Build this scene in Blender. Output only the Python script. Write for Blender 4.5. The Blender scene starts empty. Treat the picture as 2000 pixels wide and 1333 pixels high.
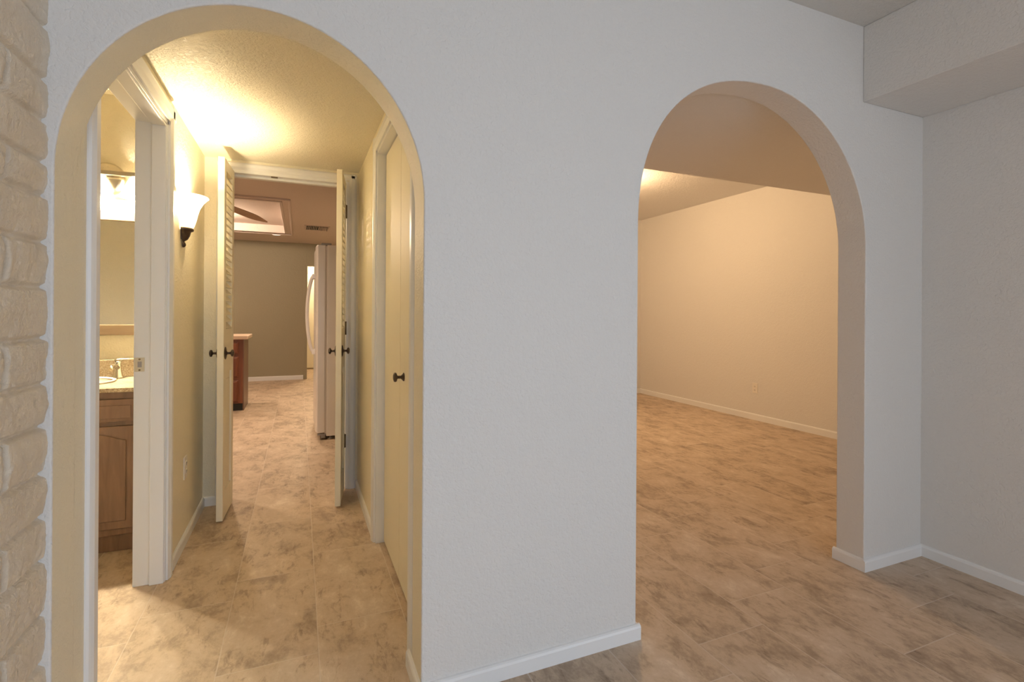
import bpy, bmesh, math, random
from mathutils import Vector, Matrix, noise

random.seed(7)
SC = bpy.context.scene
COL = SC.collection
PI = math.pi

# ------------------------------------------------------------------ camera
FPX, YAW, ROLL, SY = 985.2128, -0.3993, 0.0064, -52.2424
cd = bpy.data.cameras.new('camera')
cam = bpy.data.objects.new('camera', cd)
COL.objects.link(cam)
cd.sensor_fit = 'HORIZONTAL'
cd.sensor_width = 36.0
cd.lens = 36.0 * FPX / 2000.0
cd.shift_y = SY / 2000.0
cd.clip_start = 0.02
cam.matrix_world = (Matrix.Translation((0.01104, -1.53686, 1.196)) @ Matrix.Rotation(YAW, 4, 'Z')
                    @ Matrix.Rotation(PI / 2, 4, 'X') @ Matrix.Rotation(ROLL, 4, 'Z'))
SC.camera = cam

# ------------------------------------------------------------------ view, world, daylight
vs = SC.view_settings
vs.view_transform = 'Standard'
vs.look = 'None'
vs.gamma = 1.0
vs.use_curve_mapping = False
vs.exposure = 0.0
SC.cycles.use_denoising = True
SC.cycles.max_bounces = 14
SC.cycles.diffuse_bounces = 8
SC.cycles.sample_clamp_indirect = 6.0

W = bpy.data.worlds.new('World')
SC.world = W
W.use_nodes = True
bg = W.node_tree.nodes['Background']
bg.inputs['Color'].default_value = (0.75, 0.86, 1.0, 1)
bg.inputs['Strength'].default_value = 5.6

WIN = (-0.40, 1.30, 0.08, 2.12)           # window opening in the back wall (x0, x1, z0, z1)
WIN2 = (-4.95, -2.75, 0.08, 2.12)        # sliding glass door opening in the right wall (y0, y1, z0, z1)
YB0 = -5.3
XW = 2.897


def portal(loc, rot, sx, sy):
    pl = bpy.data.lights.new('daylight_portal', 'AREA')
    pl.shape = 'RECTANGLE'
    pl.size, pl.size_y = sx, sy
    pl.cycles.is_portal = True
    po = bpy.data.objects.new('daylight_portal', pl)
    COL.objects.link(po)
    po.matrix_world = Matrix.Translation(loc) @ rot


portal(((WIN[0] + WIN[1]) / 2, YB0 - 0.02, (WIN[2] + WIN[3]) / 2), Matrix.Rotation(PI / 2, 4, 'X'), WIN[1] - WIN[0], WIN[3] - WIN[2])
portal((XW + 0.02, (WIN2[0] + WIN2[1]) / 2, (WIN2[2] + WIN2[3]) / 2), Matrix.Rotation(PI / 2, 4, 'Z') @ Matrix.Rotation(PI / 2, 4, 'X'), WIN2[1] - WIN2[0], WIN2[3] - WIN2[2])


def lamp(name, kind, loc, power, color, radius=0.05, spot=None, parent=None, blend=0.6):
    l = bpy.data.lights.new(name, kind)
    l.energy = power
    l.color = color
    if kind == 'AREA':
        l.shape = 'DISK'
        l.size = radius * 2
    else:
        l.shadow_soft_size = radius
    if kind == 'SPOT':
        l.spot_size = spot
        l.spot_blend = blend
    o = bpy.data.objects.new(name, l)
    COL.objects.link(o)
    o.location = loc
    if parent:
        o.parent = parent
    return o


# ------------------------------------------------------------------ materials
def new_mat(name):
    m = bpy.data.materials.new(name)
    m.use_nodes = True
    nt = m.node_tree
    return m, nt, nt.nodes['Principled BSDF']


def nd(nt, t, **kw):
    n = nt.nodes.new(t)
    for k, v in kw.items():
        setattr(n, k, v)
    return n


def mth(nt, op, a, b=None, c=None):
    n = nd(nt, 'ShaderNodeMath', operation=op)
    for i, v in enumerate((a, b, c)):
        if v is None:
            continue
        if isinstance(v, (int, float)):
            n.inputs[i].default_value = v
        else:
            nt.links.new(v, n.inputs[i])
    return n.outputs[0]


def ramp(nt, fac, stops):
    r = nd(nt, 'ShaderNodeValToRGB')
    e = r.color_ramp.elements
    while len(e) < len(stops):
        e.new(0.5)
    for i, (p, c) in enumerate(stops):
        e[i].position = p
        e[i].color = (*c, 1)
    nt.links.new(fac, r.inputs['Fac'])
    return r.outputs['Color']


def bump(nt, bsdf, height, dist, strength=1.0):
    b = nd(nt, 'ShaderNodeBump')
    b.inputs['Distance'].default_value = dist
    b.inputs['Strength'].default_value = strength
    nt.links.new(height, b.inputs['Height'])
    nt.links.new(b.outputs['Normal'], bsdf.inputs['Normal'])


def objcoord(nt):
    return nd(nt, 'ShaderNodeTexCoord').outputs['Object']


def noise_tex(nt, vec, scale, detail=3, rough=0.5, dist=0.0):
    n = nd(nt, 'ShaderNodeTexNoise')
    n.inputs['Scale'].default_value = scale
    n.inputs['Detail'].default_value = detail
    n.inputs['Roughness'].default_value = rough
    n.inputs['Distortion'].default_value = dist
    if vec is not None:
        nt.links.new(vec, n.inputs['Vector'])
    return n.outputs['Fac']


def paint(name, col, rough=0.55, tex=1.0, scale=95.0):
    """wall paint over an orange-peel / knockdown plaster texture"""
    m, nt, b = new_mat(name)
    b.inputs['Base Color'].default_value = (*col, 1)
    b.inputs['Roughness'].default_value = rough
    b.inputs['Specular IOR Level'].default_value = 0.35
    if tex > 0:
        v = objcoord(nt)
        n1 = noise_tex(nt, v, scale, 3, 0.55, 0.6)
        n2 = noise_tex(nt, v, scale * 0.35, 2, 0.5, 0.3)
        h = mth(nt, 'ADD', mth(nt, 'SMOOTH_MIN', n1, 0.56, 0.1), mth(nt, 'MULTIPLY', n2, 0.6))
        bump(nt, b, h, 0.0045 * tex, 0.85)
    return m


def plain(name, col, rough=0.4, metal=0.0, spec=0.5):
    m, nt, b = new_mat(name)
    b.inputs['Base Color'].default_value = (*col, 1)
    b.inputs['Roughness'].default_value = rough
    b.inputs['Metallic'].default_value = metal
    b.inputs['Specular IOR Level'].default_value = spec
    n = noise_tex(nt, objcoord(nt), 60, 2)
    r = mth(nt, 'MULTIPLY_ADD', n, 0.12, rough - 0.06)
    nt.links.new(r, b.inputs['Roughness'])
    return m


def emit(name, col, strength, base=(0.9, 0.9, 0.9)):
    m, nt, b = new_mat(name)
    b.inputs['Base Color'].default_value = (*base, 1)
    b.inputs['Roughness'].default_value = 0.3
    b.inputs['Emission Color'].default_value = (*col, 1)
    b.inputs['Emission Strength'].default_value = strength
    return m


def wood(name, c1, c2, scale=9.0, axis='Z', rough=0.35):
    m, nt, b = new_mat(name)
    mp = nd(nt, 'ShaderNodeMapping')
    nt.links.new(objcoord(nt), mp.inputs['Vector'])
    s = {'Z': (1, 1, 0.08), 'X': (0.08, 1, 1)}[axis]
    mp.inputs['Scale'].default_value = s
    n = noise_tex(nt, mp.outputs['Vector'], scale * 4, 5, 0.6, 1.2)
    nt.links.new(ramp(nt, n, [(0.3, c1), (0.7, c2)]), b.inputs['Base Color'])
    b.inputs['Roughness'].default_value = rough
    bump(nt, b, n, 0.0008, 0.4)
    return m


M_WALL = paint('white_wall_paint', (0.72, 0.712, 0.703))
M_CEIL = paint('ceiling_paint', (0.66, 0.65, 0.63), tex=1.3)
M_CREAM = paint('cream_wall_paint', (0.81, 0.755, 0.61), rough=0.45)
M_CREAMC = paint('cream_ceiling_paint', (0.83, 0.78, 0.64), tex=1.5, rough=0.4)
M_KIT = paint('kitchen_wall_paint', (0.345, 0.315, 0.225))
M_KITC = paint('kitchen_ceiling_paint', (0.68, 0.58, 0.53), tex=1.5)
M_TRIM = plain('white_trim_paint', (0.80, 0.81, 0.825), 0.32)
M_DOOR = plain('cream_door_paint', (0.82, 0.77, 0.63), 0.5)
M_BRONZE = plain('dark_bronze', (0.085, 0.062, 0.048), 0.38, 0.7)
M_HINGE = plain('antique_brass', (0.20, 0.15, 0.09), 0.4, 0.85)
M_STEEL = plain('brushed_nickel', (0.72, 0.68, 0.60), 0.25, 1.0)
M_STRIKE = plain('worn_brass', (0.62, 0.56, 0.43), 0.5, 0.5)
M_WHITEP = plain('white_plastic', (0.78, 0.75, 0.70), 0.4)
M_DARK = plain('dark_slot', (0.02, 0.018, 0.015), 0.7)
M_FRIDGE = plain('white_enamel', (0.78, 0.75, 0.74), 0.22)
M_GASKET = plain('grey_gasket', (0.30, 0.28, 0.27), 0.6)
M_SEAL = plain('pale_door_seal', (0.62, 0.58, 0.56), 0.5)
M_VANITY = wood('brown_oak', (0.115, 0.062, 0.038), (0.19, 0.108, 0.066), 6)
M_CAB = wood('cherry_wood', (0.13, 0.035, 0.014), (0.24, 0.075, 0.030), 6)
M_CABSIDE = wood('faded_cherry_panel', (0.16, 0.085, 0.05), (0.22, 0.12, 0.075), 5)
M_LAM = plain('pink_beige_laminate', (0.72, 0.55, 0.42), 0.3)
M_FRAMEW = wood('mirror_frame_wood', (0.15, 0.10, 0.06), (0.20, 0.14, 0.088), 5, 'X')
M_BLADE = wood('fan_blade_wood', (0.30, 0.19, 0.12), (0.40, 0.26, 0.17), 5, 'X')
M_MIRROR = plain('mirror_glass', (0.92, 0.92, 0.90), 0.03, 1.0)
nt_ = M_MIRROR.node_tree
for l in list(nt_.links):
    if l.to_socket.name == 'Roughness':
        nt_.links.remove(l)
nt_.nodes['Principled BSDF'].inputs['Roughness'].default_value = 0.01


def granite():
    m, nt, b = new_mat('speckled_granite')
    v = objcoord(nt)
    n1 = noise_tex(nt, v, 130, 4, 0.7)
    n2 = noise_tex(nt, v, 14, 2, 0.5)
    f = mth(nt, 'ADD', mth(nt, 'MULTIPLY', n1, 0.75), mth(nt, 'MULTIPLY', n2, 0.25))
    c = ramp(nt, f, [(0.33, (0.15, 0.10, 0.06)), (0.44, (0.34, 0.26, 0.17)), (0.54, (0.47, 0.385, 0.27)), (0.64, (0.58, 0.51, 0.39))])
    nt.links.new(c, b.inputs['Base Color'])
    b.inputs['Roughness'].default_value = 0.22
    return m


M_GRANITE = granite()


def tile_floor():
    m, nt, b = new_mat('travertine_floor_tile')
    sep = nd(nt, 'ShaderNodeSeparateXYZ')
    vec = objcoord(nt)
    nt.links.new(vec, sep.inputs[0])
    X, Y = sep.outputs[0], sep.outputs[1]
    P, L = 0.318, 0.636
    u = mth(nt, 'DIVIDE', mth(nt, 'SUBTRACT', X, 0.082), P)
    k = mth(nt, 'FLOOR', u)
    fu = mth(nt, 'FRACT', u)
    v0 = mth(nt, 'SUBTRACT', mth(nt, 'SUBTRACT', Y, 0.52), mth(nt, 'MULTIPLY', k, L / 4))
    v = mth(nt, 'DIVIDE', v0, L)
    j = mth(nt, 'FLOOR', v)
    fv = mth(nt, 'FRACT', v)
    du = mth(nt, 'MULTIPLY', mth(nt, 'MINIMUM', fu, mth(nt, 'SUBTRACT', 1.0, fu)), P)
    dv = mth(nt, 'MULTIPLY', mth(nt, 'MINIMUM', fv, mth(nt, 'SUBTRACT', 1.0, fv)), L)
    d = mth(nt, 'MINIMUM', du, dv)
    grout = nd(nt, 'ShaderNodeMapRange', interpolation_type='SMOOTHSTEP')
    nt.links.new(d, grout.inputs[0])
    grout.inputs[1].default_value = 0.0012
    grout.inputs[2].default_value = 0.0032
    grout.inputs[3].default_value = 1.0
    grout.inputs[4].default_value = 0.0
    idv = nd(nt, 'ShaderNodeCombineXYZ')
    nt.links.new(k, idv.inputs[0])
    nt.links.new(j, idv.inputs[1])
    wn = nd(nt, 'ShaderNodeTexWhiteNoise', noise_dimensions='2D')
    nt.links.new(idv.outputs[0], wn.inputs['Vector'])
    off = nd(nt, 'ShaderNodeVectorMath', operation='SCALE')
    nt.links.new(wn.outputs['Color'], off.inputs[0])
    off.inputs['Scale'].default_value = 13.0
    mp = nd(nt, 'ShaderNodeMapping')
    mp.inputs['Rotation'].default_value = (0, 0, 0.35)
    mp.inputs['Scale'].default_value = (1.25, 0.8, 1)
    nt.links.new(vec, mp.inputs['Vector'])
    add = nd(nt, 'ShaderNodeVectorMath', operation='ADD')
    nt.links.new(mp.outputs[0], add.inputs[0])
    nt.links.new(off.outputs[0], add.inputs[1])
    big = noise_tex(nt, add.outputs[0], 6.0, 7, 0.68, 0.35)
    fine = noise_tex(nt, add.outputs[0], 34, 6, 0.75, 0.3)
    f = mth(nt, 'ADD', mth(nt, 'MULTIPLY', big, 0.72), mth(nt, 'MULTIPLY', fine, 0.28))
    f = mth(nt, 'ADD', f, mth(nt, 'MULTIPLY', mth(nt, 'SUBTRACT', wn.outputs['Value'], 0.5), 0.05))
    mp2 = nd(nt, 'ShaderNodeMapping')
    mp2.inputs['Rotation'].default_value = (0, 0, 0.5)
    mp2.inputs['Scale'].default_value = (1.9, 0.62, 1)
    nt.links.new(vec, mp2.inputs['Vector'])
    add2 = nd(nt, 'ShaderNodeVectorMath', operation='ADD')
    nt.links.new(mp2.outputs[0], add2.inputs[0])
    nt.links.new(off.outputs[0], add2.inputs[1])
    fleck = noise_tex(nt, add2.outputs[0], 17, 7, 0.72, 0.6)
    patch = noise_tex(nt, add2.outputs[0], 4.5, 2, 0.5, 0.2)
    fk = nd(nt, 'ShaderNodeMapRange', interpolation_type='SMOOTHSTEP')
    nt.links.new(mth(nt, 'ADD', mth(nt, 'MULTIPLY', fleck, 0.7), mth(nt, 'MULTIPLY', patch, 0.3)), fk.inputs[0])
    for i_, v_ in enumerate((0.36, 0.475, 0.12, 0.0), 1):
        fk.inputs[i_].default_value = v_
    f = mth(nt, 'SUBTRACT', f, fk.outputs[0])
    c = ramp(nt, f, [(0.28, (0.25, 0.185, 0.135)), (0.42, (0.40, 0.31, 0.23)), (0.50, (0.53, 0.42, 0.315)),
                     (0.57, (0.57, 0.46, 0.36)), (0.66, (0.68, 0.58, 0.47))])
    mx = nd(nt, 'ShaderNodeMix', data_type='RGBA')
    nt.links.new(mth(nt, 'MULTIPLY', grout.outputs[0], 0.55), mx.inputs['Factor'])
    nt.links.new(c, mx.inputs['A'])
    mx.inputs['B'].default_value = (0.66, 0.58, 0.51, 1)
    nt.links.new(mx.outputs['Result'], b.inputs['Base Color'])
    b.inputs['Roughness'].default_value = 0.5
    b.inputs['Specular IOR Level'].default_value = 0.3
    h = mth(nt, 'SUBTRACT', mth(nt, 'MULTIPLY', f, 0.4), grout.outputs[0])
    bump(nt, b, h, 0.0012, 0.6)
    return m


M_FLOOR = tile_floor()


def brick_paint():
    m, nt, b = new_mat('painted_slump_block')
    v = objcoord(nt)
    n = noise_tex(nt, v, 95, 5, 0.7, 0.4)
    n2 = noise_tex(nt, v, 7, 3, 0.5)
    nt.links.new(ramp(nt, n2, [(0.3, (0.79, 0.695, 0.565)), (0.7, (0.86, 0.77, 0.64))]), b.inputs['Base Color'])
    b.inputs['Roughness'].default_value = 0.5
    bump(nt, b, n, 0.008, 0.9)
    return m


M_BRICK = brick_paint()


def shade_glass(name, col, strength, zr=None):
    """frosted lamp glass: lit from within, brightest where the bulb sits behind it"""
    m, nt, b = new_mat(name)
    b.inputs['Base Color'].default_value = (0.95, 0.9, 0.8, 1)
    b.inputs['Roughness'].default_value = 0.35
    b.inputs['Emission Color'].default_value = (*col, 1)
    b.inputs['Emission Strength'].default_value = strength
    if zr:
        sp_ = nd(nt, 'ShaderNodeSeparateXYZ')
        nt.links.new(objcoord(nt), sp_.inputs[0])
        mr = nd(nt, 'ShaderNodeMapRange', interpolation_type='SMOOTHSTEP')
        nt.links.new(sp_.outputs[2], mr.inputs[0])
        for i_, v_ in enumerate((zr[0], zr[1], strength * .11, strength), 1):
            mr.inputs[i_].default_value = v_
        nt.links.new(mr.outputs[0], b.inputs['Emission Strength'])
    t = nd(nt, 'ShaderNodeBsdfTranslucent')
    t.inputs['Color'].default_value = (0.98, 0.86, 0.62, 1)
    mix = nd(nt, 'ShaderNodeMixShader')
    mix.inputs[0].default_value = 0.55
    out = nt.nodes['Material Output']
    nt.links.new(b.outputs[0], mix.inputs[1])
    nt.links.new(t.outputs[0], mix.inputs[2])
    nt.links.new(mix.outputs[0], out.inputs['Surface'])
    return m


M_SHADE = shade_glass('frosted_sconce_glass', (1.0, 0.84, 0.55), 17.0, (.02, .10))
M_SHADE2 = shade_glass('frosted_vanity_glass', (1.0, 0.93, 0.72), 5.0)
M_CAN = emit('recessed_lamp_lens', (1.0, 0.80, 0.66), 2.2)
M_DOME = emit('ceiling_lamp_glass', (1.0, 0.80, 0.50), 3.0)


# ------------------------------------------------------------------ mesh helpers
class MB:
    def __init__(s):
        s.bm = bmesh.new()

    def box(s, x0, x1, y0, y1, z0, z1, mi=0):
        g = bmesh.ops.create_cube(s.bm, size=1.0)
        vs_ = g['verts']
        bmesh.ops.scale(s.bm, vec=(x1 - x0, y1 - y0, z1 - z0), verts=vs_)
        bmesh.ops.translate(s.bm, vec=((x0 + x1) / 2, (y0 + y1) / 2, (z0 + z1) / 2), verts=vs_)
        for f in {f for v in vs_ for f in v.link_faces}:
            f.material_index = mi
        return vs_

    def prism(s, pts, d, origin=(0, 0, 0), ux=(1, 0, 0), uy=(0, 1, 0), smooth=False):
        """polygon pts in the (ux, uy) plane at origin, extruded along vector d"""
        o, ux, uy, d = map(Vector, (origin, ux, uy, d))
        a = [s.bm.verts.new(o + ux * p[0] + uy * p[1]) for p in pts]
        b = [s.bm.verts.new(v.co + d) for v in a]
        n = len(a)
        fs = [s.bm.faces.new(a), s.bm.faces.new(list(reversed(b)))]
        for i in range(n):
            f = s.bm.faces.new((a[i], b[i], b[(i + 1) % n], a[(i + 1) % n]))
            f.smooth = smooth
            fs.append(f)
        bmesh.ops.recalc_face_normals(s.bm, faces=fs)
        return a + b

    def lathe(s, prof, origin=(0, 0, 0), axis=(0, 0, 1), ref=(1, 0, 0), seg=32, a0=0.0, a1=2 * PI):
        o, ax, rf = Vector(origin), Vector(axis).normalized(), Vector(ref).normalized()
        sd = ax.cross(rf)
        full = abs(a1 - a0 - 2 * PI) < 1e-6
        n = seg if full else seg + 1
        rings = []
        for r, z in prof:
            rings.append([s.bm.verts.new(o + ax * z + (rf * math.cos(a0 + (a1 - a0) * i / seg) + sd * math.sin(a0 + (a1 - a0) * i / seg)) * max(r, 1e-5)) for i in range(n)])
        fs = []
        for a, b in zip(rings, rings[1:]):
            for i in range(seg):
                j = (i + 1) % n
                f = s.bm.faces.new((a[i], a[j], b[j], b[i]))
                f.smooth = True
                fs.append(f)
        bmesh.ops.recalc_face_normals(s.bm, faces=fs)

    def tube(s, pts, r, seg=12, ry=None):
        pts = [Vector(p) for p in pts]
        rings = []
        for i, p in enumerate(pts):
            t = (pts[min(i + 1, len(pts) - 1)] - pts[max(i - 1, 0)]).normalized()
            up = Vector((0, 1, 0)) if abs(t.y) < 0.9 else Vector((1, 0, 0))
            a = t.cross(up).normalized()
            b = t.cross(a).normalized()
            rr = r[i] if isinstance(r, (list, tuple)) else r
            r2 = ry if ry else rr
            rings.append([s.bm.verts.new(p + a * rr * math.cos(2 * PI * k / seg) + b * r2 * math.sin(2 * PI * k / seg)) for k in range(seg)])
        fs = []
        for a, b in zip(rings, rings[1:]):
            for k in range(seg):
                f = s.bm.faces.new((a[k], a[(k + 1) % seg], b[(k + 1) % seg], b[k]))
                f.smooth = True
                fs.append(f)
        fs.append(s.bm.faces.new(rings[0]))
        fs.append(s.bm.faces.new(rings[-1]))
        bmesh.ops.recalc_face_normals(s.bm, faces=fs)

    def build(s, name, mat, parent=None, bevel=0.0, seg=2, loc=(0, 0, 0), angle=0.6):
        me = bpy.data.meshes.new(name)
        s.bm.to_mesh(me)
        s.bm.free()
        for m in (mat if isinstance(mat, (list, tuple)) else [mat]):
            me.materials.append(m)
        o = bpy.data.objects.new(name, me)
        COL.objects.link(o)
        o.location = loc
        if parent:
            o.parent = parent
        if bevel > 0:
            b = o.modifiers.new('bevel', 'BEVEL')
            b.width = bevel
            b.segments = seg
            b.limit_method = 'ANGLE'
            b.angle_limit = angle
            b.harden_normals = False
        return o


def box_obj(name, mat, dims, parent=None, bevel=0.0, seg=2):
    m = MB()
    m.box(*dims)
    return m.build(name, mat, parent, bevel, seg)


def struct(o, label=None, cat=None):
    o['kind'] = 'structure'
    if label:
        o['label'] = label
        o['category'] = cat
    return o


def tag(o, label, cat, group=None):
    o['label'] = label
    o['category'] = cat
    if group:
        o['group'] = group
    return o


def empty(name, loc, rz=0.0):
    o = bpy.data.objects.new(name, None)
    COL.objects.link(o)
    o.location = loc
    o.rotation_euler = (0, 0, rz)
    o.empty_display_size = 0.1
    return o


# ------------------------------------------------------------------ dimensions
T = 0.132                       # arch wall thickness
XL, XBR = -0.531, -0.543         # hall left wall, block wall face
XR = 0.383                      # hall right wall
YE = 2.066                      # hall end wall
ZH = 2.1586                     # hall ceiling
ZC = 2.551                      # front room ceiling
XS, ZS = 2.433, 2.1985
XRR, YRR, ZRR = 4.841, 4.83, 2.65
ZSOF, YSOF = 2.17, 1.215
YK, ZK = 8.306, 2.45
A1 = (-0.531, 0.3635, 1.54, 0.488, 2.0)      # x0, x1, spring height, rise, left-half exponent
A2 = (1.165, 2.461, 1.52, 0.645, 2.3)

# ------------------------------------------------------------------ floor, ceilings, walls
struct(box_obj('floor', M_FLOOR, (-3.2, 5.1, -5.6, 10.4, -0.08, 0.0)))


def arch_curve(a, n=64, g=0.0):
    """the opening's outline from left spring to right spring, grown outward by g"""
    x0, x1, sp, rise, ex = a
    c, h = (x0 + x1) / 2, (x1 - x0) / 2 + g
    rise = rise + g
    out = []
    for i in range(n + 1):
        t = PI - PI * i / n
        ct, st = math.cos(t), math.sin(t)
        e = ex if ct < 0 else 2.0
        out.append((c + h * math.copysign(abs(ct) ** (2 / e), ct), sp + rise * abs(st) ** (2 / e)))
    return out


def arch_wall():
    bm = bmesh.new()
    X0, X1, Z1, R = -2.45, 5.0, 2.75, 0.005
    cache = {}

    def v(x, y, z):
        k = (round(x, 5), round(y, 5), round(z, 5))
        if k not in cache:
            cache[k] = bm.verts.new(k)
        return cache[k]

    def poly(p, mi=0, smooth=False):
        vs_ = []
        for q in p:
            w = v(*q)
            if w not in vs_:
                vs_.append(w)
        f = bm.faces.new(vs_)
        f.material_index = mi
        f.smooth = smooth

    G1, G2 = arch_curve(A1, g=R), arch_curve(A2, g=R)
    piers = [([(X0, 0), (X0, Z1)], [(G1[0][0], 0), (G1[0][0], A1[2]), (G1[0][0], Z1)]),
             ([(G1[-1][0], 0), (G1[-1][0], A1[2]), (G1[-1][0], Z1)], [(G2[0][0], 0), (G2[0][0], A2[2]), (G2[0][0], Z1)]),
             ([(G2[-1][0], 0), (G2[-1][0], A2[2]), (G2[-1][0], Z1)], [(X1, 0), (X1, Z1)])]
    for a, b in piers:
        ring = a + b[::-1]
        poly([(x, 0, z) for x, z in ring])
    H1, H2 = arch_curve(A1), arch_curve(A2)
    backs = [([(X0, 0), (X0, Z1)], [(H1[0][0], 0), (H1[0][0], A1[2]), (H1[0][0], Z1)]),
             ([(H1[-1][0], 0), (H1[-1][0], A1[2]), (H1[-1][0], Z1)], [(H2[0][0], 0), (H2[0][0], A2[2]), (H2[0][0], Z1)]),
             ([(H2[-1][0], 0), (H2[-1][0], A2[2]), (H2[-1][0], Z1)], [(X1, 0), (X1, Z1)])]
    for a, b in backs:
        poly([(x, T, z) for x, z in (a + b[::-1])[::-1]])
    for G, y in ((G1, 0), (G2, 0), (H1, T), (H2, T)):
        for (xa, za), (xb, zb) in zip(G, G[1:]):
            poly([(xa, y, za), (xa, y, Z1), (xb, y, Z1), (xb, y, zb)])
    for arch, mi in ((A1, 1), (A2, 0)):
        lines = []                       # rounded arris, front to back
        nb = 4
        for i in range(nb + 1):
            q = PI / 2 * i / nb
            lines.append((R * (1 - math.sin(q)), R * (1 - math.cos(q))))
        front = len(lines) - 1
        lines += [(0.0, R + 0.002), (0.0, T - 0.002), (0.0, T)]
        rows = []
        for g, y in lines:
            c = arch_curve(arch, g=g)
            rows.append([(c[0][0], y, 0.0)] + [(x, y, z) for x, z in c] + [(c[-1][0], y, 0.0)])
        for k, (r0, r1) in enumerate(zip(rows, rows[1:])):
            for i in range(len(r0) - 1):
                poly([r0[i], r0[i + 1], r1[i + 1], r1[i]], mi if k >= front else 0, True)
    bmesh.ops.recalc_face_normals(bm, faces=bm.faces[:])
    me = bpy.data.meshes.new('wall_arches')
    bm.to_mesh(me)
    bm.free()
    me.materials.append(M_WALL)
    me.materials.append(M_CREAM)
    o = bpy.data.objects.new('wall_arches', me)
    COL.objects.link(o)
    return struct(o)


arch_wall()


def block_wall():
    """painted slump-block wall: sagging courses, raked joints, rough faces"""
    edges = [0, .122, .243, .362, .481, .603, .704, .81, .925, 1.028, 1.135, 1.255, 1.359, 1.467, 1.55, 1.65, 1.746, 1.872, 1.985, 2.09, 2.2, 2.31, 2.43, 2.56]
    ys = [-0.0045 * i for i in range(0, 120)]
    y = ys[-1]
    while y > -5.32:
        y -= 0.03
        ys.append(y)
    zs = [0.0033 * i for i in range(0, 776)]
    LB = 0.405
    verts, faces = [], []
    for z in zs:
        for y in ys:
            wob = 0.009 * noise.noise(Vector((y * 4.5, z * 3.0, 2.2)))
            zz = z + wob
            i = 0
            while i < len(edges) - 2 and zz > edges[i + 1]:
                i += 1
            z0, z1 = edges[i], edges[i + 1]
            t = (zz - z0) / (z1 - z0)
            dz = min(zz - z0, z1 - zz)
            # head joints: every other course has one at y = -0.18
            yj = -0.18 if i % 2 == 1 else -0.38
            q = ((y - yj) / LB)
            q = abs(q - round(q)) * LB + 0.004 * noise.noise(Vector((y * 3, z * 20, 9.1)))
            hz = max(0.0, min(1.0, (dz - 0.001 + 0.003 * noise.noise(Vector((y * 9, i * 5.1, 7)))) / 0.0095))
            hy = max(0.0, min(1.0, 0.25 + (q - 0.005) / 0.007))
            sm = lambda a: a * a * (3 - 2 * a)
            prof = sm(hz) * sm(hy)
            sag = 0.0060 * math.sin(PI * min(1, max(0, 1 - t)) ** 0.7)
            blk = 0.003 * noise.noise(Vector((round((y - yj) / LB + 0.5) * 7.3 + i * 3.7, i * 1.9, 0.5)))
            rough = 0.0036 * noise.noise(Vector((y * 14, z * 20, 4))) + 0.0022 * noise.noise(Vector((y * 45, z * 55, 1))) + 0.0016 * abs(noise.noise(Vector((y * 60, z * 75, 8)))) + 0.0008 * noise.noise(Vector((y * 120, z * 150, 6)))
            deep = 0.0100 + 0.004 * noise.noise(Vector((y * 2.1, round(zz / 0.1) * 3.3, 3.3)))
            x = XBR - 0.004 - deep + deep * prof + (sag + blk) * prof + rough
            verts.append((x, y, z))
    ny = len(ys)
    for a in range(len(zs) - 1):
        for b in range(ny - 1):
            i = a * ny + b
            faces.append((i, i + ny, i + ny + 1, i + 1))
    me = bpy.data.meshes.new('wall_left')
    me.from_pydata(verts, [], faces)
    me.update()
    bm = bmesh.new()
    bm.from_mesh(me)
    bmesh.ops.recalc_face_normals(bm, faces=bm.faces[:])
    if bm.faces[0].normal.x < 0:
        bmesh.ops.reverse_faces(bm, faces=bm.faces[:])
    for f in bm.faces:
        f.smooth = True
    g = bmesh.ops.create_cube(bm, size=1.0)
    bmesh.ops.scale(bm, vec=(0.2, 5.32, 2.6), verts=g['verts'])
    bmesh.ops.translate(bm, vec=(XBR - 0.13, -2.66, 1.3), verts=g['verts'])
    bm.to_mesh(me)
    bm.free()
    me.materials.append(M_BRICK)
    o = bpy.data.objects.new('wall_left', me)
    COL.objects.link(o)
    struct(o)


block_wall()

m = MB()
for d in ((YB0 - .1, WIN2[0], 0, 2.6), (WIN2[1], 0, 0, 2.6), (WIN2[0], WIN2[1], 0, WIN2[2]), (WIN2[0], WIN2[1], WIN2[3], 2.6)):
    m.box(XW, XW + 0.1, d[0], d[1], d[2], d[3])
struct(m.build('wall_right', M_WALL))
struct(box_obj('ceiling', M_CEIL, (XBR - 0.2, XW + 0.1, YB0 - 0.1, 0.0, ZC, ZC + 0.08)))
m = MB()
m.box(XS, XW, YB0, 0.0, ZS, ZC)
struct(m.build('ceiling_soffit', M_WALL, None, 0.004))
m = MB()
for d in ((XBR - 0.2, WIN[0], 0, 2.6), (WIN[1], XW + 0.1, 0, 2.6), (WIN[0], WIN[1], 0, WIN[2]), (WIN[0], WIN[1], WIN[3], 2.6)):
    m.box(d[0], d[1], YB0 - 0.12, YB0, d[2], d[3])
struct(m.build('wall_back', M_WALL))
m = MB()
for d in ((WIN[0], WIN[0] + .05, WIN[2], WIN[3]), (WIN[1] - .05, WIN[1], WIN[2], WIN[3]), ((WIN[0] + WIN[1]) / 2 - .03, (WIN[0] + WIN[1]) / 2 + .03, WIN[2], WIN[3]), (WIN[0], WIN[1], WIN[2], WIN[2] + .05), (WIN[0], WIN[1], WIN[3] - .05, WIN[3])):
    m.box(d[0], d[1], YB0 - 0.09, YB0 - 0.03, d[2], d[3])
struct(m.build('window_1', M_TRIM))
m = MB()
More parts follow.
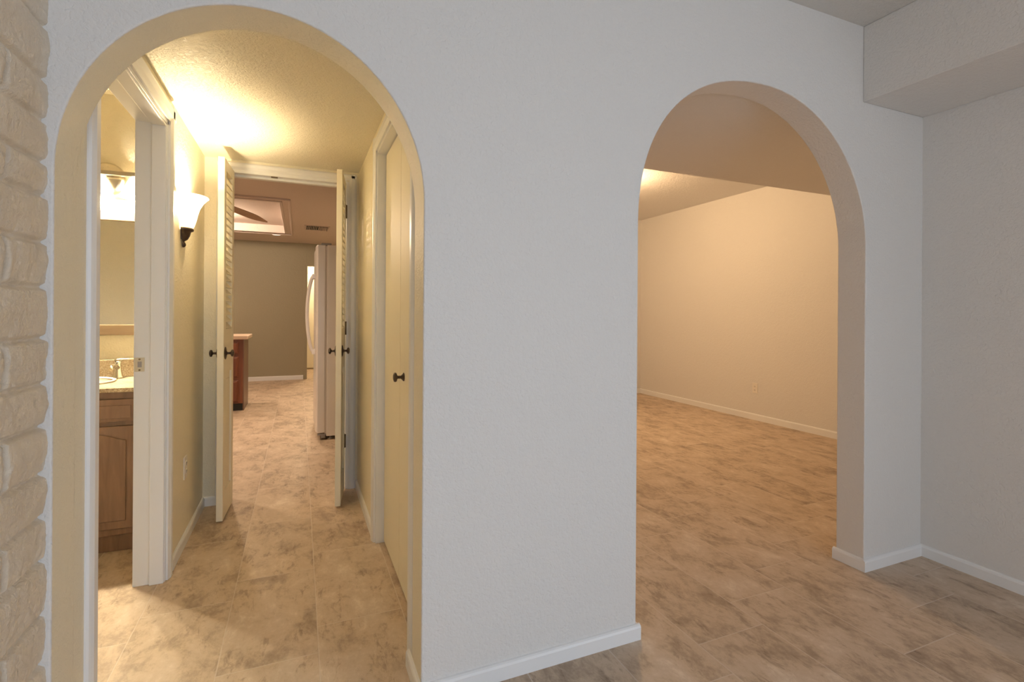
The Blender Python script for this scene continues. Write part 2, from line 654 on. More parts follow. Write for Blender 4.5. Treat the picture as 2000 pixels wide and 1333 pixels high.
for d in ((WIN2[0], WIN2[0] + .05, WIN2[2], WIN2[3]), (WIN2[1] - .05, WIN2[1], WIN2[2], WIN2[3]), ((WIN2[0] + WIN2[1]) / 2 - .03, (WIN2[0] + WIN2[1]) / 2 + .03, WIN2[2], WIN2[3]), (WIN2[0], WIN2[1], WIN2[2], WIN2[2] + .05), (WIN2[0], WIN2[1], WIN2[3] - .05, WIN2[3])):
    m.box(XW + .02, XW + .08, d[0], d[1], d[2], d[3])
struct(m.build('window_2', M_TRIM))

# hall shell
LO = (0.268, 1.135, 2.045)       # bathroom doorway in the hall's left wall: y0, y1, head
RO = (0.250, 1.165, 2.045)       # closet opening in the hall's right wall
EO = (-0.400, 0.306, 2.093)      # double doorway in the hall's end wall: x0, x1, head
m = MB()
m.box(XL - .116, XL, T, LO[0], 0, 2.5)
m.box(XL - .116, XL, LO[1], YE, 0, 2.5)
m.box(XL - .116, XL, LO[0], LO[1], LO[2], 2.5)
struct(m.build('wall_hall_left', M_CREAM))
m = MB()
m.box(XR, XR + .12, T, RO[0], 0, 2.5)
m.box(XR, XR + .12, RO[1], YE, 0, 2.5)
m.box(XR, XR + .12, RO[0], RO[1], RO[2], 2.5)
m.box(XR + .12, XR + .16, T, YE, 0, 2.5)
struct(m.build('wall_hall_right', M_CREAM))
m = MB()
m.box(XL - .116, EO[0], YE, YE + .115, 0, 2.75)
m.box(EO[1], 1.2, YE, YE + .115, 0, 2.75)
m.box(EO[0], EO[1], YE, YE + .115, EO[2], 2.75)
struct(m.build('wall_hall_end', M_CREAM))
struct(box_obj('ceiling_hall', M_CREAMC, (XL - .1, XR + .1, T, YE, ZH, ZH + .2)))

# bathroom shell
YBA = 2.02
struct(box_obj('wall_bathroom_back', M_CREAM, (-2.45, XL - .116, YBA, YE + .115, 0, 2.75)))
struct(box_obj('wall_bathroom_left', M_CREAM, (-2.45, -2.3, T, YBA, 0, 2.75)))
struct(box_obj('ceiling_bathroom', M_CREAM, (-2.45, XL - .1, T, YBA, 2.44, 2.56)))

# room beyond the right-hand arch
struct(box_obj('ceiling_lowered', M_WALL, (0.9, 5.0, T, YSOF, ZSOF, 2.8), None, 0.004))
struct(box_obj('ceiling_far_room', M_WALL, (0.9, 5.0, YSOF, YRR + .1, ZRR, 2.8)))
struct(box_obj('wall_far_room_right', M_WALL, (XRR, XRR + .1, T, YRR + .1, 0, 2.8)))
struct(box_obj('wall_far_room_back', M_WALL, (0.9, XRR, YRR, YRR + .1, 0, 2.8)))
struct(box_obj('wall_far_room_left', M_WALL, (1.0, 1.1, T, YRR, 0, 2.8)))

# kitchen shell
KX0, KX1 = -3.0, 0.98
struct(box_obj('wall_kitchen_left', M_KIT, (KX0 - .1, KX0, YE, 10.2, 0, 2.8)))
struct(box_obj('wall_kitchen_front', M_KIT, (KX0, -2.45, YE, YE + .115, 0, 2.8)))
struct(box_obj('wall_kitchen_right', M_KIT, (KX1, KX1 + .1, YRR + .1, 10.2, 0, 2.8)))
struct(box_obj('wall_kitchen_side', M_KIT, (KX1, 1.0, YE + .115, YRR + .1, 0, 2.8)))
m = MB()
m.box(KX0, 0.14, YK, YK + .12, 0, 2.8)
m.box(0.14, KX1, YK, YK + .12, 2.05, 2.8)
struct(m.build('wall_kitchen_back', M_KIT, None, 0.004))
struct(box_obj('wall_passage_back', M_CREAM, (KX0, KX1, 10.08, 10.2, 0, 2.8)))
TR = (-1.75, -0.185, 4.70, 7.10)        # recessed tray in the kitchen ceiling
m = MB()
m.box(KX0, KX1, YE + .115, TR[2], ZK, 2.8)
m.box(KX0, KX1, TR[3], 10.2, ZK, 2.8)
m.box(KX0, TR[0], TR[2], TR[3], ZK, 2.8)
m.box(TR[1], KX1, TR[2], TR[3], ZK, 2.8)
m.box(TR[0], TR[1], TR[2], TR[3], ZK + 0.105, 2.8)
struct(m.build('ceiling_kitchen', M_KITC))


def frame_ring(mb, x0, x1, y0, y1, w, z0, z1):
    mb.box(x0, x1, y0, y0 + w, z0, z1)
    mb.box(x0, x1, y1 - w, y1, z0, z1)
    mb.box(x0, x0 + w, y0 + w, y1 - w, z0, z1)
    mb.box(x1 - w, x1, y0 + w, y1 - w, z0, z1)


m = MB()
frame_ring(m, TR[0] - .10, TR[1] + .10, TR[2] - .17, TR[3] + .15, .025, ZK - .022, ZK)
frame_ring(m, TR[0] - .012, TR[1] + .012, TR[2] - .012, TR[3] + .012, .03, ZK - .014, ZK)
struct(m.build('trim_4', M_KITC, None, 0.004))

# ------------------------------------------------------------------ baseboards
BH, BT = 0.056, 0.013


def baseboard(name, p0, p1, nrm, mat=M_TRIM, h=BH, e0=0.0, e1=0.0):
    """a board with a rounded top from p0 to p1, standing out along nrm"""
    p0, p1, n = Vector((*p0, 0)), Vector((*p1, 0)), Vector((*nrm, 0))
    d = (p1 - p0).normalized()
    p0, p1 = p0 - d * e0, p1 + d * e1
    prof = [(0, 0), (BT, 0), (BT, h - .012), (BT * .8, h - .005), (BT * .45, h - .001), (0, h)]
    mb = MB()
    mb.prism(prof, p1 - p0, p0, n, (0, 0, 1))
    return struct(mb.build(name, mat))


baseboard('baseboard_middle', (A1[1], 0), (A2[0], 0), (0, -1), e0=BT, e1=BT)
baseboard('baseboard_left_arch_jamb', (A1[1], 0), (A1[1], T + .045), (-1, 0))
baseboard('baseboard_right_pier', (A2[1], 0), (XW, 0), (0, -1), e0=BT)
baseboard('baseboard_right_arch_jamb', (A2[1], 0), (A2[1], T), (-1, 0), e1=BT)
baseboard('baseboard_middle_jamb', (A2[0], 0), (A2[0], T), (1, 0))
baseboard('baseboard_right', (XW, WIN2[1]), (XW, 0), (-1, 0))
baseboard('baseboard_hall_left', (XL, 1.215), (XL, YE), (1, 0))
baseboard('baseboard_hall_end', (XL, YE), (EO[0] - .05, YE), (0, -1))
baseboard('baseboard_hall_right', (XR, 1.235), (XR, YE), (-1, 0))
baseboard('baseboard_far_room_right', (XRR, T), (XRR, YRR), (-1, 0), h=.07)
baseboard('baseboard_far_room_back', (1.1, YRR), (XRR, YRR), (0, -1), h=.07)
baseboard('baseboard_kitchen_back', (KX0, YK), (0.085, YK), (0, -1), h=.075)
struct(box_obj('door_4', M_DOOR, (.08, .93, 10.035, 10.075, .025, 2.05), None, .004), 'pale cream door in the bright passage behind the kitchen opening', 'door')

# ------------------------------------------------------------------ door frames
CASP = [(0, 0), (.009, 0), (.012, .010), (.017, .022), (.017, .050), (.013, .060), (.010, .066), (.004, .070), (0, .070)]


def casing_side(mb, x, sx, y, sy, z0, z1):
    """vertical moulded casing on a wall x, face toward sx, inner edge at y and growing toward sy"""
    mb.prism(CASP, (0, 0, z1 - z0), (x, y, z0), (sx, 0, 0), (0, sy, 0))


# bathroom doorway
f = empty('trim_1', (XL, (LO[0] + LO[1]) / 2, 0))
struct(f, 'white moulded door frame of the bathroom doorway on the left of the hall', 'door frame')
fx, fy = f.location.x, f.location.y
m = MB()
casing_side(m, XL - fx, 1, LO[1] - .004 - fy, 1, 0, LO[2] + .083)
casing_side(m, XL - fx, 1, LO[0] + .004 - fy, -1, 0, LO[2] + .083)
m.prism([(a, b * 1.19) for a, b in CASP], (0, LO[1] - LO[0] + .14, 0), (0, LO[0] - .07 - fy, LO[2]), (1, 0, 0), (0, 0, 1))
m.build('casing', M_TRIM, f)
m = MB()
m.box(XL - .118 - fx, .001, LO[1] - .02 - fy, LO[1] - fy, 0, LO[2])
m.box(XL - .118 - fx, .001, LO[0] - fy, LO[0] + .012 - fy, 0, LO[2])
m.box(XL - .118 - fx, .001, LO[0] - fy, LO[1] - fy, LO[2] - .018, LO[2])
m.build('jamb', M_TRIM, f, 0.002)
m = MB()
m.box(-.056, -.002, LO[1] - .032 - fy, LO[1] - .02 - fy, 0, LO[2] - .018)
m.box(-.056, -.002, LO[0] + .012 - fy, LO[1] - .032 - fy, LO[2] - .030, LO[2] - .018)
m.build('door_stop', M_TRIM, f, 0.003)
m = MB()
m.box(-.115, -.078, LO[1] - .0225 - fy, LO[1] - .0195 - fy, .936, .997)
sp = m.build('strike_plate', M_STRIKE, f, 0.001)
m = MB()
m.box(-.103, -.088, LO[1] - .0235 - fy, LO[1] - .0215 - fy, .955, .980)
m.build('latch_hole', M_GASKET, sp)
m = MB()
for z in (.943, .990):
    m.lathe([(0, .0035), (.004, .003), (.004, 0)], (-.096, LO[1] - .0225 - fy, z), (0, -1, 0), (1, 0, 0), 10)
m.build('screws', M_HINGE, sp)

# closet opening on the right
f = empty('trim_2', (XR, (RO[0] + RO[1]) / 2, 0))
struct(f, 'white moulded door frame around the closet door on the right of the hall', 'door frame')
fx, fy = f.location.x, f.location.y
m = MB()
casing_side(m, 0, -1, RO[1] - fy, 1, 0, RO[2] + .07)
casing_side(m, 0, -1, RO[0] + .004 - fy, -1, 0, RO[2] + .07)
m.prism(CASP, (0, RO[1] - RO[0] + .14, 0), (0, RO[0] - .07 - fy, RO[2]), (-1, 0, 0), (0, 0, 1))
m.build('casing', M_TRIM, f)
m = MB()
m.box(-.001, .118, RO[1] - .018 - fy, RO[1] - fy, 0, RO[2])
m.box(-.001, .118, RO[0] - fy, RO[0] + .012 - fy, 0, RO[2])
m.box(-.001, .118, RO[0] - fy, RO[1] - fy, RO[2] - .018, RO[2])
m.build('jamb', M_TRIM, f, 0.002)

# double doorway at the end of the hall
f = empty('trim_3', ((EO[0] + EO[1]) / 2, YE, 0))
struct(f, 'white door frame of the double doorway at the end of the hall', 'door frame')
fx, fy = f.location.x, f.location.y
m = MB()
c2 = [(a, b * .72) for a, b in CASP]
m.prism(c2, (0, 0, EO[2] + .045), (EO[1] + .014 - fx, 0, 0), (0, -1, 0), (1, 0, 0))
m.prism(c2, (0, 0, EO[2] + .045), (EO[0] - .014 - fx, 0, 0), (0, -1, 0), (-1, 0, 0))
m.prism([(a, b * .62) for a, b in CASP], (EO[1] - EO[0] + .12, 0, 0), (EO[0] - .06 - fx, 0, EO[2] + .006), (0, -1, 0), (0, 0, 1))
m.build('casing', M_TRIM, f)
m = MB()
m.box(EO[1] - fx - .002, EO[1] - fx + .016, -.004, .117, 0, EO[2])
m.box(EO[0] - fx - .016, EO[0] - fx + .002, -.004, .117, 0, EO[2])
m.box(EO[0] - fx, EO[1] - fx, -.004, .117, EO[2] - .016, EO[2] + .008)
m.box(EO[0] - fx, EO[1] - fx, .045, .085, EO[2] - .030, EO[2] - .014)
m.box(EO[1] - fx - .014, EO[1] - fx, .045, .085, 0, EO[2] - .016)
m.box(EO[0] - fx, EO[0] - fx + .014, .045, .085, 0, EO[2] - .016)
m.build('jamb', M_TRIM, f, 0.002)
m = MB()
m.box(-.115, -.075, .004, .036, EO[2] - .0195, EO[2] - .0155)
m.build('ball_catch', M_HINGE, f, 0.001)

# passage opening corner trim at the kitchen's far wall
struct(box_obj('trim_5', M_KIT, (0.09, 0.146, YK - .008, YK + .128, 0, 2.05), None, .003))


# ------------------------------------------------------------------ doors
def knob(parent, pos, axis, rose=.036):
    """bronze knob: flat round rose, slim stem and disc head"""
    m_ = MB()
    prof = [(0, 0), (rose, 0), (rose, .003), (rose * .8, .006), (.011, .009), (.0065, .013), (.0065, .026), (.010, .029), (.0185, .032), (.0205, .037), (.0185, .042), (.010, .045), (0, .0455)]
    m_.lathe(prof, pos, axis, (0, 0, 1), 24)
    return m_.build('door_knob', M_BRONZE, parent)


def louvered_leaf(name, label, hinge, ang, w, side, pin, th=.034, zb=.012, zt=2.078):
    """one narrow leaf: local +x runs from the hinge to the free edge, the leaf lies between y=0 and y=-th*side"""
    r = empty(name, (hinge[0], hinge[1], 0), ang)
    struct(r, label, 'door')
    y0, y1 = (0, th) if side > 0 else (-th, 0)
    st = .062
    rails = [(zb, .165), (.845, 1.10), (2.015, zt)]
    m_ = MB()
    m_.box(.003, st, y0, y1, zb, zt)
    m_.box(w - st, w, y0, y1, zb, zt)
    for a, b in rails:
        m_.box(st - .001, w - st + .001, y0 + .001, y1 - .001, a, b)
    m_.build('frame', M_DOOR, r, .0025)
    yc = (y0 + y1) / 2
    m_ = MB()
    n = 23
    for i in range(n):
        z = 1.10 + (2.015 - 1.10) * (i + .5) / n
        pts = [(-.0165, .014), (-.0125, .018), (.0165, -.014), (.0125, -.018)]
        m_.prism(pts, (w - 2 * st + .006, 0, 0), (st - .003, yc, z), (0, 1, 0), (0, 0, 1))
    m_.build('louver', M_DOOR, r)
    m_ = MB()
    m_.box(st - .003, w - st + .003, yc - .006, yc + .006, .160, .850)
    a, b, c, d = st, w - st, .165, .845
    m_.box(a + .035, b - .035, yc - .012, yc + .012, c + .04, d - .04)
    m_.build('panel', M_DOOR, r, .004)
    for s_ in (-1, 1):
        knob(r, (w - .045, y1 if s_ > 0 else y0, .962), (0, s_, 0))
    for z in (.33, 1.095, 1.885):
        m_ = MB()
        m_.lathe([(0, -.045), (.0055, -.045), (.0055, .045), (0, .045)], (-.004, y1 + .003 if pin > 0 else y0 - .003, z), (0, 0, 1), (1, 0, 0), 12)
        yy = y1 if pin > 0 else y0
        m_.box(-.020, .022, yy - .0015, yy + .0015, z - .045, z + .045)
        m_.build('hinge', M_HINGE, r)
    return r


# left leaf: right face from (-.372, 2.04) to (-.388, 1.735)
dx, dy = -.381 + .366, 1.735 - 2.045
louvered_leaf('door_1', 'narrow cream louvered door leaf standing open on the left of the hall end doorway', (-.366, 2.048), math.atan2(dy, dx), .320, -1, -1)
dx, dy = .250 - .298, 1.717 - 2.055
louvered_leaf('door_2', 'narrow cream louvered door leaf standing open on the right of the hall end doorway', (.299, 2.053), math.atan2(dy, dx), .340, -1, 1)

# closet door: two flush leaves in one plane
r = empty('door_3', (XR + .042, (RO[0] + RO[1]) / 2, 0))
struct(r, 'flat cream closet door with a bronze knob on the right side of the hall', 'door')
fy = r.location.y
mid = .72
box_obj('leaf', M_DOOR, (0, .032, RO[0] + .015 - fy, mid - .002 - fy, .012, RO[2] - .024), r, .002)
box_obj('leaf', M_DOOR, (0, .032, mid + .002 - fy, RO[1] - .022 - fy, .012, RO[2] - .024), r, .002)
knob(r, (0, .628 - fy, .925), (-1, 0, 0), .018)

# ------------------------------------------------------------------ hall sconce
r = empty('wall_sconce', (XL, 1.425, 1.598))
tag(r, 'lit half-bell glass wall sconce with dark bronze cap on the hall left wall', 'wall lamp')
prof = [(.040, .012), (.050, .030), (.058, .060), (.064, .090), (.073, .120), (.088, .148), (.105, .168), (.112, .174), (.109, .178), (.101, .170), (.084, .150), (.069, .120), (.060, .090), (.054, .060), (.046, .030), (.037, .014)]
m = MB()
m.lathe(prof, (0.004, 0, 0), (0, 0, 1), (0, -1, 0), 40, 0, PI)
m.build('lamp_shade', M_SHADE, r)
m = MB()
m.lathe([(.0, .020), (.045, .018), (.048, .012), (.046, .004), (.036, 0), (.031, -.020), (.022, -.038), (.010, -.047), (.007, -.050), (.013, -.058), (.0145, -.067), (.010, -.076), (0, -.079)], (.004, 0, 0), (0, 0, 1), (0, -1, 0), 32, 0, PI)
m.build('bracket', M_BRONZE, r)
box_obj('back_plate', M_BRONZE, (0, .006, -.03, .03, -.04, .10), r, .002)
lamp('sconce_bulb', 'POINT', (.055, 0, .115), 50, (1.0, .80, .50), .025, parent=r)


# ------------------------------------------------------------------ outlets
def outlet(name, label, loc, rz):
    o = empty(name, loc, rz)           # local +y points out of the wall
    tag(o, label, 'outlet')
    box_obj('cover_plate', M_WHITEP, (-.036, .036, 0, .006, -.058, .058), o, .0025)
    for z in (-.021, .021):
        m_ = MB()
        pts = [(.017 * math.cos(t), max(-.0125, min(.0125, .017 * math.sin(t)))) for t in [2 * PI * i / 28 for i in range(28)]]
        m_.prism(pts, (0, .003, 0), (0, .0055, z), (1, 0, 0), (0, 0, 1))
        s_ = m_.build('socket', M_WHITEP, o)
        m_ = MB()
        m_.box(-.0075, -.0055, .008, .0092, z - .004, z + .006)
        m_.box(.0050, .0075, .008, .0092, z - .004, z + .006)
        m_.lathe([(0, .0092), (.0025, .0092), (.0025, .008)], (0, 0, z - .009), (0, 1, 0), (1, 0, 0), 10)
        m_.build('slots', M_DARK, s_)
    return o


outlet('wall_outlet', 'small white wall outlet low on the far wall seen through the right arch', (XRR, 2.711, .366), PI / 2)
outlet('wall_outlet', 'small outlet low on the hall left wall between sconce and louvered door', (XL, 1.53, .392), -PI / 2)

# ------------------------------------------------------------------ bathroom
VX0, VX1, VY0 = -1.45, -.665, 1.52
r = empty('vanity_cabinet', ((VX0 + VX1) / 2, YBA, 0))
tag(r, 'brown oak bathroom vanity cabinet under the granite counter', 'cabinet')
fx, fy = r.location.x, r.location.y
m = MB()
m.box(VX0 - fx, VX1 - fx, VY0 - fy, -.003, .09, .80)
m.box(VX0 - fx, VX1 - fx, VY0 + .03 - fy, -.003, .0, .09)
m.build('carcass', M_VANITY, r, .002)
for (a, b) in ((VX0 + .03, -1.085), (-1.065, -.735)):
    m = MB()
    m.box(a - fx, b - fx, VY0 - .018 - fy, VY0 - fy, .655, .765)
    m.box(a + .02 - fx, b - .02 - fx, VY0 - .022 - fy, VY0 - .018 - fy, .672, .735)
    m.build('drawer', M_VANITY, r, .004)
    m = MB()
    m.box(a - fx, b - fx, VY0 - .016 - fy, VY0 - fy, .125, .632)
    # raised cathedral panel with an arched top
    n = 14
    w = b - a - .076
    pts = [(0, 0), (w, 0)] + [(w - w * i / n, .398 + .034 * math.sin(PI * i / n) ** 1.5) for i in range(n + 1)]
    m.prism(pts, (0, -.006, 0), (a + .038 - fx, VY0 - .016 - fy, .165), (1, 0, 0), (0, 0, 1))
    m.build('door', M_VANITY, r, .005)

r = empty('vanity_countertop', ((VX0 + VX1) / 2, YBA, .80))
tag(r, 'speckled tan granite bathroom counter with low backsplash', 'countertop')
fx, fy = r.location.x, r.location.y
box_obj('slab', M_GRANITE, (-2.2 - fx, XL - .121 - fx, VY0 - .03 - fy, -.002, 0, .022), r, .004)
box_obj('backsplash', M_GRANITE, (-2.2 - fx, XL - .121 - fx, -.024, -.002, .024, .122), r, .002)
m = MB()
prof = [(.20, .0245), (.205, .030), (.198, .033), (.188, .028)]
m.lathe(prof, (-.04, -.25, 0), (0, 0, 1), (1, 0, 0), 40)
m.build('sink_rim', M_WHITEP, r)

r = empty('bathroom_faucet', (-.928, YBA - .075, .8225))
tag(r, 'brushed nickel single lever faucet on the granite bathroom counter', 'faucet')
m = MB()
m.lathe([(0, 0), (.030, 0), (.031, .006), (.024, .014), (.017, .045), (.0145, .080), (.017, .092), (0, .096)], (0, 0, 0), (0, 0, 1), (1, 0, 0), 24)
m.build('body', M_STEEL, r)
m = MB()
m.tube([(0, 0, .055), (0, -.05, .075), (0, -.10, .072), (0, -.125, .058)], [.013, .012, .011, .010])
m.build('spout', M_STEEL, r)
m = MB()
m.tube([(-.012, .0, .095), (.0, 0, .100), (.03, 0, .103), (.075, 0, .106)], [.010, .010, .007, .0055])
m.build('lever', M_STEEL, r)

r = empty('bathroom_mirror', (-1.15, YBA, 1.40))
tag(r, 'framed rectangular mirror above the bathroom counter', 'mirror')
MX0, MX1 = -.60, .42
box_obj('glass', M_MIRROR, (MX0 + .04, MX1 - .04, -.014, -.004, -.285, .322), r)
m = MB()
for d in ((MX0, MX1, -.338, -.278), (MX0, MX1, .316, .372), (MX0, MX0 + .05, -.278, .316), (MX1 - .05, MX1, -.278, .316)):
    m.box(d[0], d[1], -.026, -.001, d[2], d[3])
m.build('frame', M_FRAMEW, r, .004)

r = empty('vanity_light', (-1.02, YBA, 1.984))
tag(r, 'bathroom light bar with glowing bell glass shades above the mirror', 'wall lamp')
m = MB()
m.lathe([(0, -.03), (.065, -.028), (.088, -.018), (.095, -.001)], (.015, 0, -.03), (0, 1, 0), (0, 0, 1), 32)
m.build('back_plate', M_STEEL, r)
box_obj('bar', M_STEEL, (-.46, .30, -.085, -.060, -.022, .004), r, .003)
box_obj('arm', M_STEEL, (-.02, .02, -.07, -.02, -.018, 0), r, .003)
for x in (-.37, -.19, -.01, .17):
    m = MB()
    m.lathe([(.022, -.020), (.030, -.030), (.042, -.054), (.057, -.090), (.073, -.125), (.081, -.139), (.077, -.139), (.053, -.090), (.038, -.054), (.018, -.026)], (x, -.0725, 0), (0, 0, 1), (1, 0, 0), 32)
    m.build('lamp_shade', M_SHADE2, r)
    lamp('vanity_bulb', 'POINT', (x, -.0725, -.105), 72, (1.0, .85, .58), .03, parent=r)

# ------------------------------------------------------------------ kitchen
FX0, FY0, FY1, FZ = .158, 3.515, 4.40, 1.838
r = empty('refrigerator', (.6, (FY0 + FY1) / 2, 0))
tag(r, 'tall white side by side refrigerator standing beyond the hall doorway', 'refrigerator')
fx, fy = r.location.x, r.location.y
box_obj('cabinet', M_FRIDGE, (.252 - fx, .955 - fx, FY0 - fy, FY1 - fy, .035, FZ), r, .006)
box_obj('door_gasket', M_SEAL, (.238 - fx, .254 - fx, FY0 + .003 - fy, FY1 - .003 - fy, .06, FZ - .01), r)
for a, b in ((FY0 - .002, 3.875), (3.882, FY1 + .002)):
    m = MB()
    d = []
    n = 12
    for i in range(n + 1):        # softly bowed front
        t = i / n
        d.append((FX0 + .012 - .016 * math.sin(PI * t) ** .5 - fx, a + (b - a) * t - fy))
    d += [(.240 - fx, b - fy), (.240 - fx, a - fy)]
    m.prism(d, (0, 0, FZ - .072), (0, 0, .07), (1, 0, 0), (0, 1, 0))
    dr = m.build('door', M_FRIDGE, r, .008, 3)
    s_ = -1 if b < 4 else 1
    yh = (3.845 if s_ < 0 else 3.915) - fy
    m = MB()
    pts, zz0, zz1 = [], .80, 1.57
    for i in range(25):
        t = i / 24
        pts.append((FX0 - .012 - .062 * math.sin(PI * t) ** .55 - fx, yh, zz0 + (zz1 - zz0) * t))
    m.tube(pts, .017, 12, .020)
    m.box(FX0 - .030 - fx, FX0 + .004 - fx, yh - .020, yh + .020, zz0 - .012, zz0 + .035)
    m.box(FX0 - .030 - fx, FX0 + .004 - fx, yh - .020, yh + .020, zz1 - .035, zz1 + .012)
    m.build('handle', M_FRIDGE, dr, .003)
m = MB()
m.box(.20 - fx, .29 - fx, FY0 + .01 - fy, FY0 + .06 - fy, FZ - .006, FZ + .018)
m.build('hinge_cover', M_GASKET, r, .004)
m = MB()
m.box(.205 - fx, .245 - fx, FY0 + .01 - fy, FY1 - .01 - fy, .018, .062)
m.box(.175 - fx, .250 - fx, FY0 - .002 - fy, FY0 + .03 - fy, .048, .062)
m.build('kick_grille', M_GASKET, r, .003)
for yy in (FY0 + .04, FY1 - .04):
    for xx in (.29, .90):
        m = MB()
        m.lathe([(0, 0), (.02, 0), (.02, .012), (.010, .014), (.010, .038)], (xx - fx, yy - fy, 0), (0, 0, 1), (1, 0, 0), 12)
        m.build('foot', M_GASKET, r)

CX1, CX0, CY0, CY1 = -.606, -1.36, 5.41, 5.97
r = empty('base_cabinet', ((CX0 + CX1) / 2, (CY0 + CY1) / 2, 0))
tag(r, 'cherry wood kitchen base cabinet with drawers seen past the left louvered door', 'cabinet')
fx, fy = r.location.x, r.location.y
m = MB()
m.box(CX0 - fx, CX1 - .012 - fx, CY0 - fy, CY1 - fy, .088, .868)
m.build('carcass', M_CAB, r, .002)
box_obj('side_panel', M_CABSIDE, (CX1 - .012 - fx, CX1 - fx, CY0 + .004 - fy, CY1 - fy, .0, .868), r, .001)
box_obj('toe_kick', M_DARK, (CX0 - fx, CX1 - .014 - fx, CY0 + .012 - fy, CY1 - .05 - fy, 0, .088), r)
for z0, z1 in ((.69, .835), (.405, .66), (.105, .375)):
    m = MB()
    a, b = -1.10, CX1 - .055
    m.box(a - fx, b - fx, CY0 - .018 - fy, CY0 - fy, z0, z1)
    m.box(a + .012 - fx, b - .012 - fx, CY0 - .034 - fy, CY0 - .016 - fy, z0 + .012, z1 - .012)
    dd = m.build('drawer', M_CAB, r, .013, 2)
    m = MB()
    m.lathe([(.006, 0), (.006, .012), (.014, .016), (.014, .022), (0, .026)], ((a + b) / 2 - fx, CY0 - .033 - fy, (z0 + z1) / 2), (0, -1, 0), (1, 0, 0), 16)
    m.build('knob', M_BRONZE, dd)
m = MB()
m.box(CX0 - .02, CX1 + .045, CY0 - .035, CY1 + .03, .868, .915)
o = m.build('kitchen_countertop', M_LAM, None, .010, 3)
tag(o, 'pale pinkish beige kitchen counter end above the cherry drawers', 'countertop')

# ceiling register
r = empty('ceiling_vent', (.245, 6.42, ZK))
tag(r, 'dark slatted air vent in the kitchen ceiling above the refrigerator', 'vent')
m = MB()
frame_ring(m, -.17, .17, -.20, .20, .022, -.008, 0)
m.build('frame', M_KITC, r, .002)
box_obj('duct_opening', M_DARK, (-.15, .15, -.18, .18, -.003, -.0005), r)
m = MB()
for i in range(13):
    x = -.138 + .276 * i / 12
    s_ = 1 if i > 6 else -1
    m.prism([(-.002, -.003), (.001, -.003), (.001 + .011 * s_, -.022), (-.002 + .011 * s_, -.022)], (0, .34, 0), (x, -.17, 0), (1, 0, 0), (0, 0, 1))
m.build('slats', M_KITC, r)

# recessed ceiling lights
for i, (x, y, lab) in enumerate(((-.331, 7.37, 'small round recessed light in the kitchen ceiling near the far wall'),)):
    r = empty('recessed_light', (x, y, ZK))
    tag(r, lab, 'ceiling light')
    m = MB()
    m.lathe([(.062, -.004), (.072, -.007), (.080, -.004), (.082, 0)], (0, 0, 0), (0, 0, 1), (1, 0, 0), 32)
    m.build('trim_ring', M_KITC, r)
    m = MB()
    m.lathe([(0, -.006), (.040, -.006), (.063, -.003)], (0, 0, 0), (0, 0, 1), (1, 0, 0), 32)
    m.build('lens', M_CAN, r)

# ceiling fan in the tray
HUB = Vector((-.92, 4.98, 2.452))
r = empty('ceiling_fan', (HUB.x, HUB.y, ZK + .105))
tag(r, 'ceiling fan with brown drooping blades under the kitchen ceiling tray', 'fan')
hz = HUB.z - (ZK + .105)
m = MB()
m.lathe([(0, 0), (.06, -.001), (.055, -.03), (.018, -.04), (.018, hz + .06), (.10, hz + .05), (.115, hz + .01), (.10, hz - .04), (.05, hz - .06), (0, hz - .06)], (0, 0, 0), (0, 0, 1), (1, 0, 0), 32)
m.build('motor', M_BRONZE, r)
for k in range(3):
    az = math.radians(32 + 120 * k)
    m = MB()
    n = 10
    L0, L1, dr_ = .10, .665, math.tan(math.radians(12.5))
    top = []
    for i in range(n + 1):
        t = i / n
        w = (.036 + .022 * math.sin(PI * min(1, t * .62 + .15))) * (1 - .85 * max(0, (t - .7) / .3) ** 1.4)
        rr = L0 + (L1 - L0) * t
        top.append((rr, w))
    pts = [(a, b) for a, b in top] + [(a, -b) for a, b in reversed(top)]
    vs_ = m.prism(pts, (0, 0, .007), (0, 0, 0))
    for v in vs_:
        x, y, z = v.co
        z = z + hz - dr_ * x - .30 * y
        v.co = Vector((x * math.cos(az) - y * math.sin(az), x * math.sin(az) + y * math.cos(az), z))
    m.build('blade', M_BLADE, r)
m = MB()
m.lathe([(.085, hz - .058), (.09, hz - .075), (.07, hz - .11), (.03, hz - .13), (0, hz - .132)], (0, 0, 0), (0, 0, 1), (1, 0, 0), 32)
m.build('lamp_globe', M_DOME, r)

# ------------------------------------------------------------------ lamps out of the picture (kitchen cans, far room ceiling lamp, passage)
WARM = (1.0, .74, .50)
for x, y, p in ((-1.3, 3.3, 95), (-.6, 3.4, 45), (-.1, 5.2, 105), (-1.9, 7.7, 40)):
    o = lamp('kitchen_can', 'SPOT', (x, y, ZK - .02), p, WARM, .06, math.radians(120))
lamp('tray_cove', 'POINT', (-1.15, 6.2, 2.46), 85, (1.0, .76, .54), .08)
r = empty('ceiling_lamp', (2.98, 3.0, ZRR))
tag(r, 'round frosted ceiling lamp lighting the room behind the right arch', 'ceiling light')
m = MB()
m.lathe([(.10, -.001), (.11, -.02), (.10, -.03), (0, -.03)], (0, 0, 0), (0, 0, 1), (1, 0, 0), 32)
m.build('lamp_base', M_BRONZE, r)
lamp('ceiling_bulb', 'POINT', (0, 0, -.16), 86, (1.0, .65, .34), .07, parent=r)
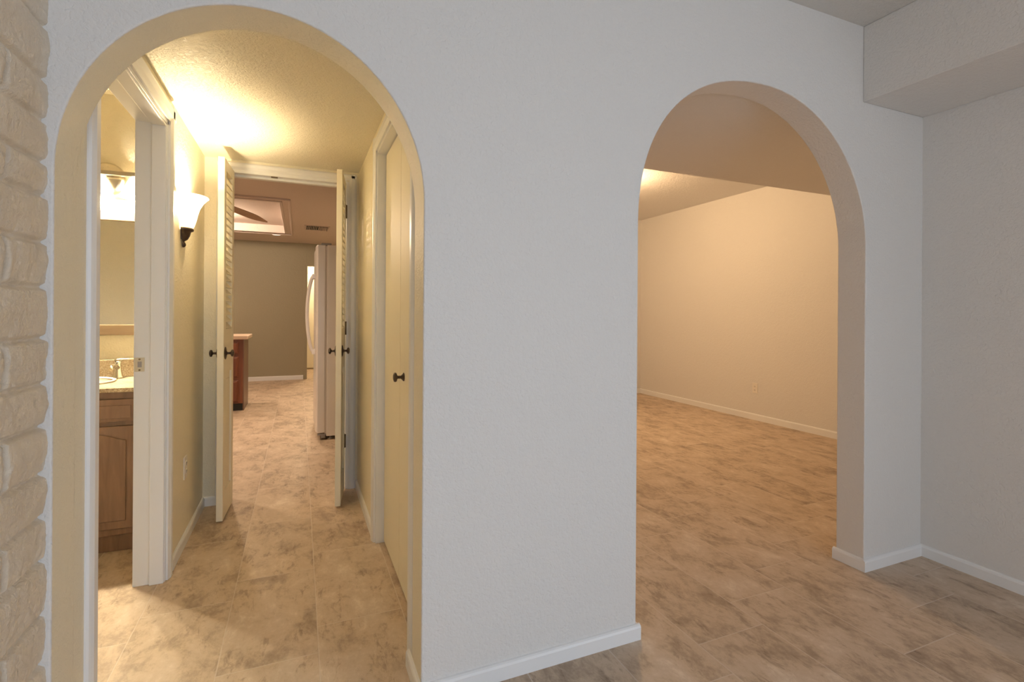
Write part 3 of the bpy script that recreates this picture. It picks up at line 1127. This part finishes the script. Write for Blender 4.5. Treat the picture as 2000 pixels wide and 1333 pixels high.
lamp('passage_lamp', 'POINT', (.45, 9.3, 2.3), 90, (1.0, .76, .46), .08)

# ------------------------------------------------------------------ what the parts of the setting look like
for n, (lab, cat) in {
    'floor': ('mottled tan travertine look tile floor running through every room', 'floor'),
    'ceiling': ('plain off white ceiling of the front room at the top right', 'ceiling'),
    'ceiling_soffit': ('boxed white soffit along the top of the right wall', 'soffit'),
    'ceiling_hall': ('cream textured hall ceiling lit by the sconce', 'ceiling'),
    'ceiling_lowered': ('lowered ceiling just behind the right arch', 'ceiling'),
    'ceiling_far_room': ('lamp lit higher ceiling of the room behind the right arch', 'ceiling'),
    'ceiling_kitchen': ('dim pinkish kitchen ceiling with a lit recessed tray', 'ceiling'),
    'wall_arches': ('white textured wall with two rounded arch openings', 'wall'),
    'wall_left': ('cream painted slump block wall at the left edge', 'wall'),
    'wall_right': ('plain white wall at the right edge below the soffit', 'wall'),
    'wall_hall_left': ('cream hall wall with the sconce and bathroom doorway', 'wall'),
    'wall_hall_right': ('cream hall wall around the flat closet door', 'wall'),
    'wall_hall_end': ('cream wall around the double doorway at the hall end', 'wall'),
    'wall_bathroom_back': ('cream bathroom wall behind mirror and light bar', 'wall'),
    'wall_far_room_right': ('warm lit wall with an outlet seen through the right arch', 'wall'),
    'wall_kitchen_back': ('olive tan wall at the far end of the kitchen', 'wall'),
    'trim_4': ('thin moulding framing the recessed kitchen ceiling tray', 'trim'),
    'baseboard_middle': ('white baseboard on the wall between the two arches', 'baseboard'),
    'baseboard_right_pier': ('short white baseboard right of the right arch', 'baseboard'),
    'baseboard_right': ('white baseboard along the right wall', 'baseboard'),
    'baseboard_hall_left': ('white baseboard of the hall left wall under the sconce', 'baseboard'),
    'baseboard_hall_right': ('white baseboard of the hall right wall before the closet', 'baseboard'),
    'baseboard_far_room_right': ('baseboard below the outlet behind the right arch', 'baseboard'),
    'baseboard_kitchen_back': ('white baseboard at the far kitchen wall', 'baseboard'),
}.items():
    o = bpy.data.objects.get(n)
    if o:
        o['label'], o['category'] = lab, cat
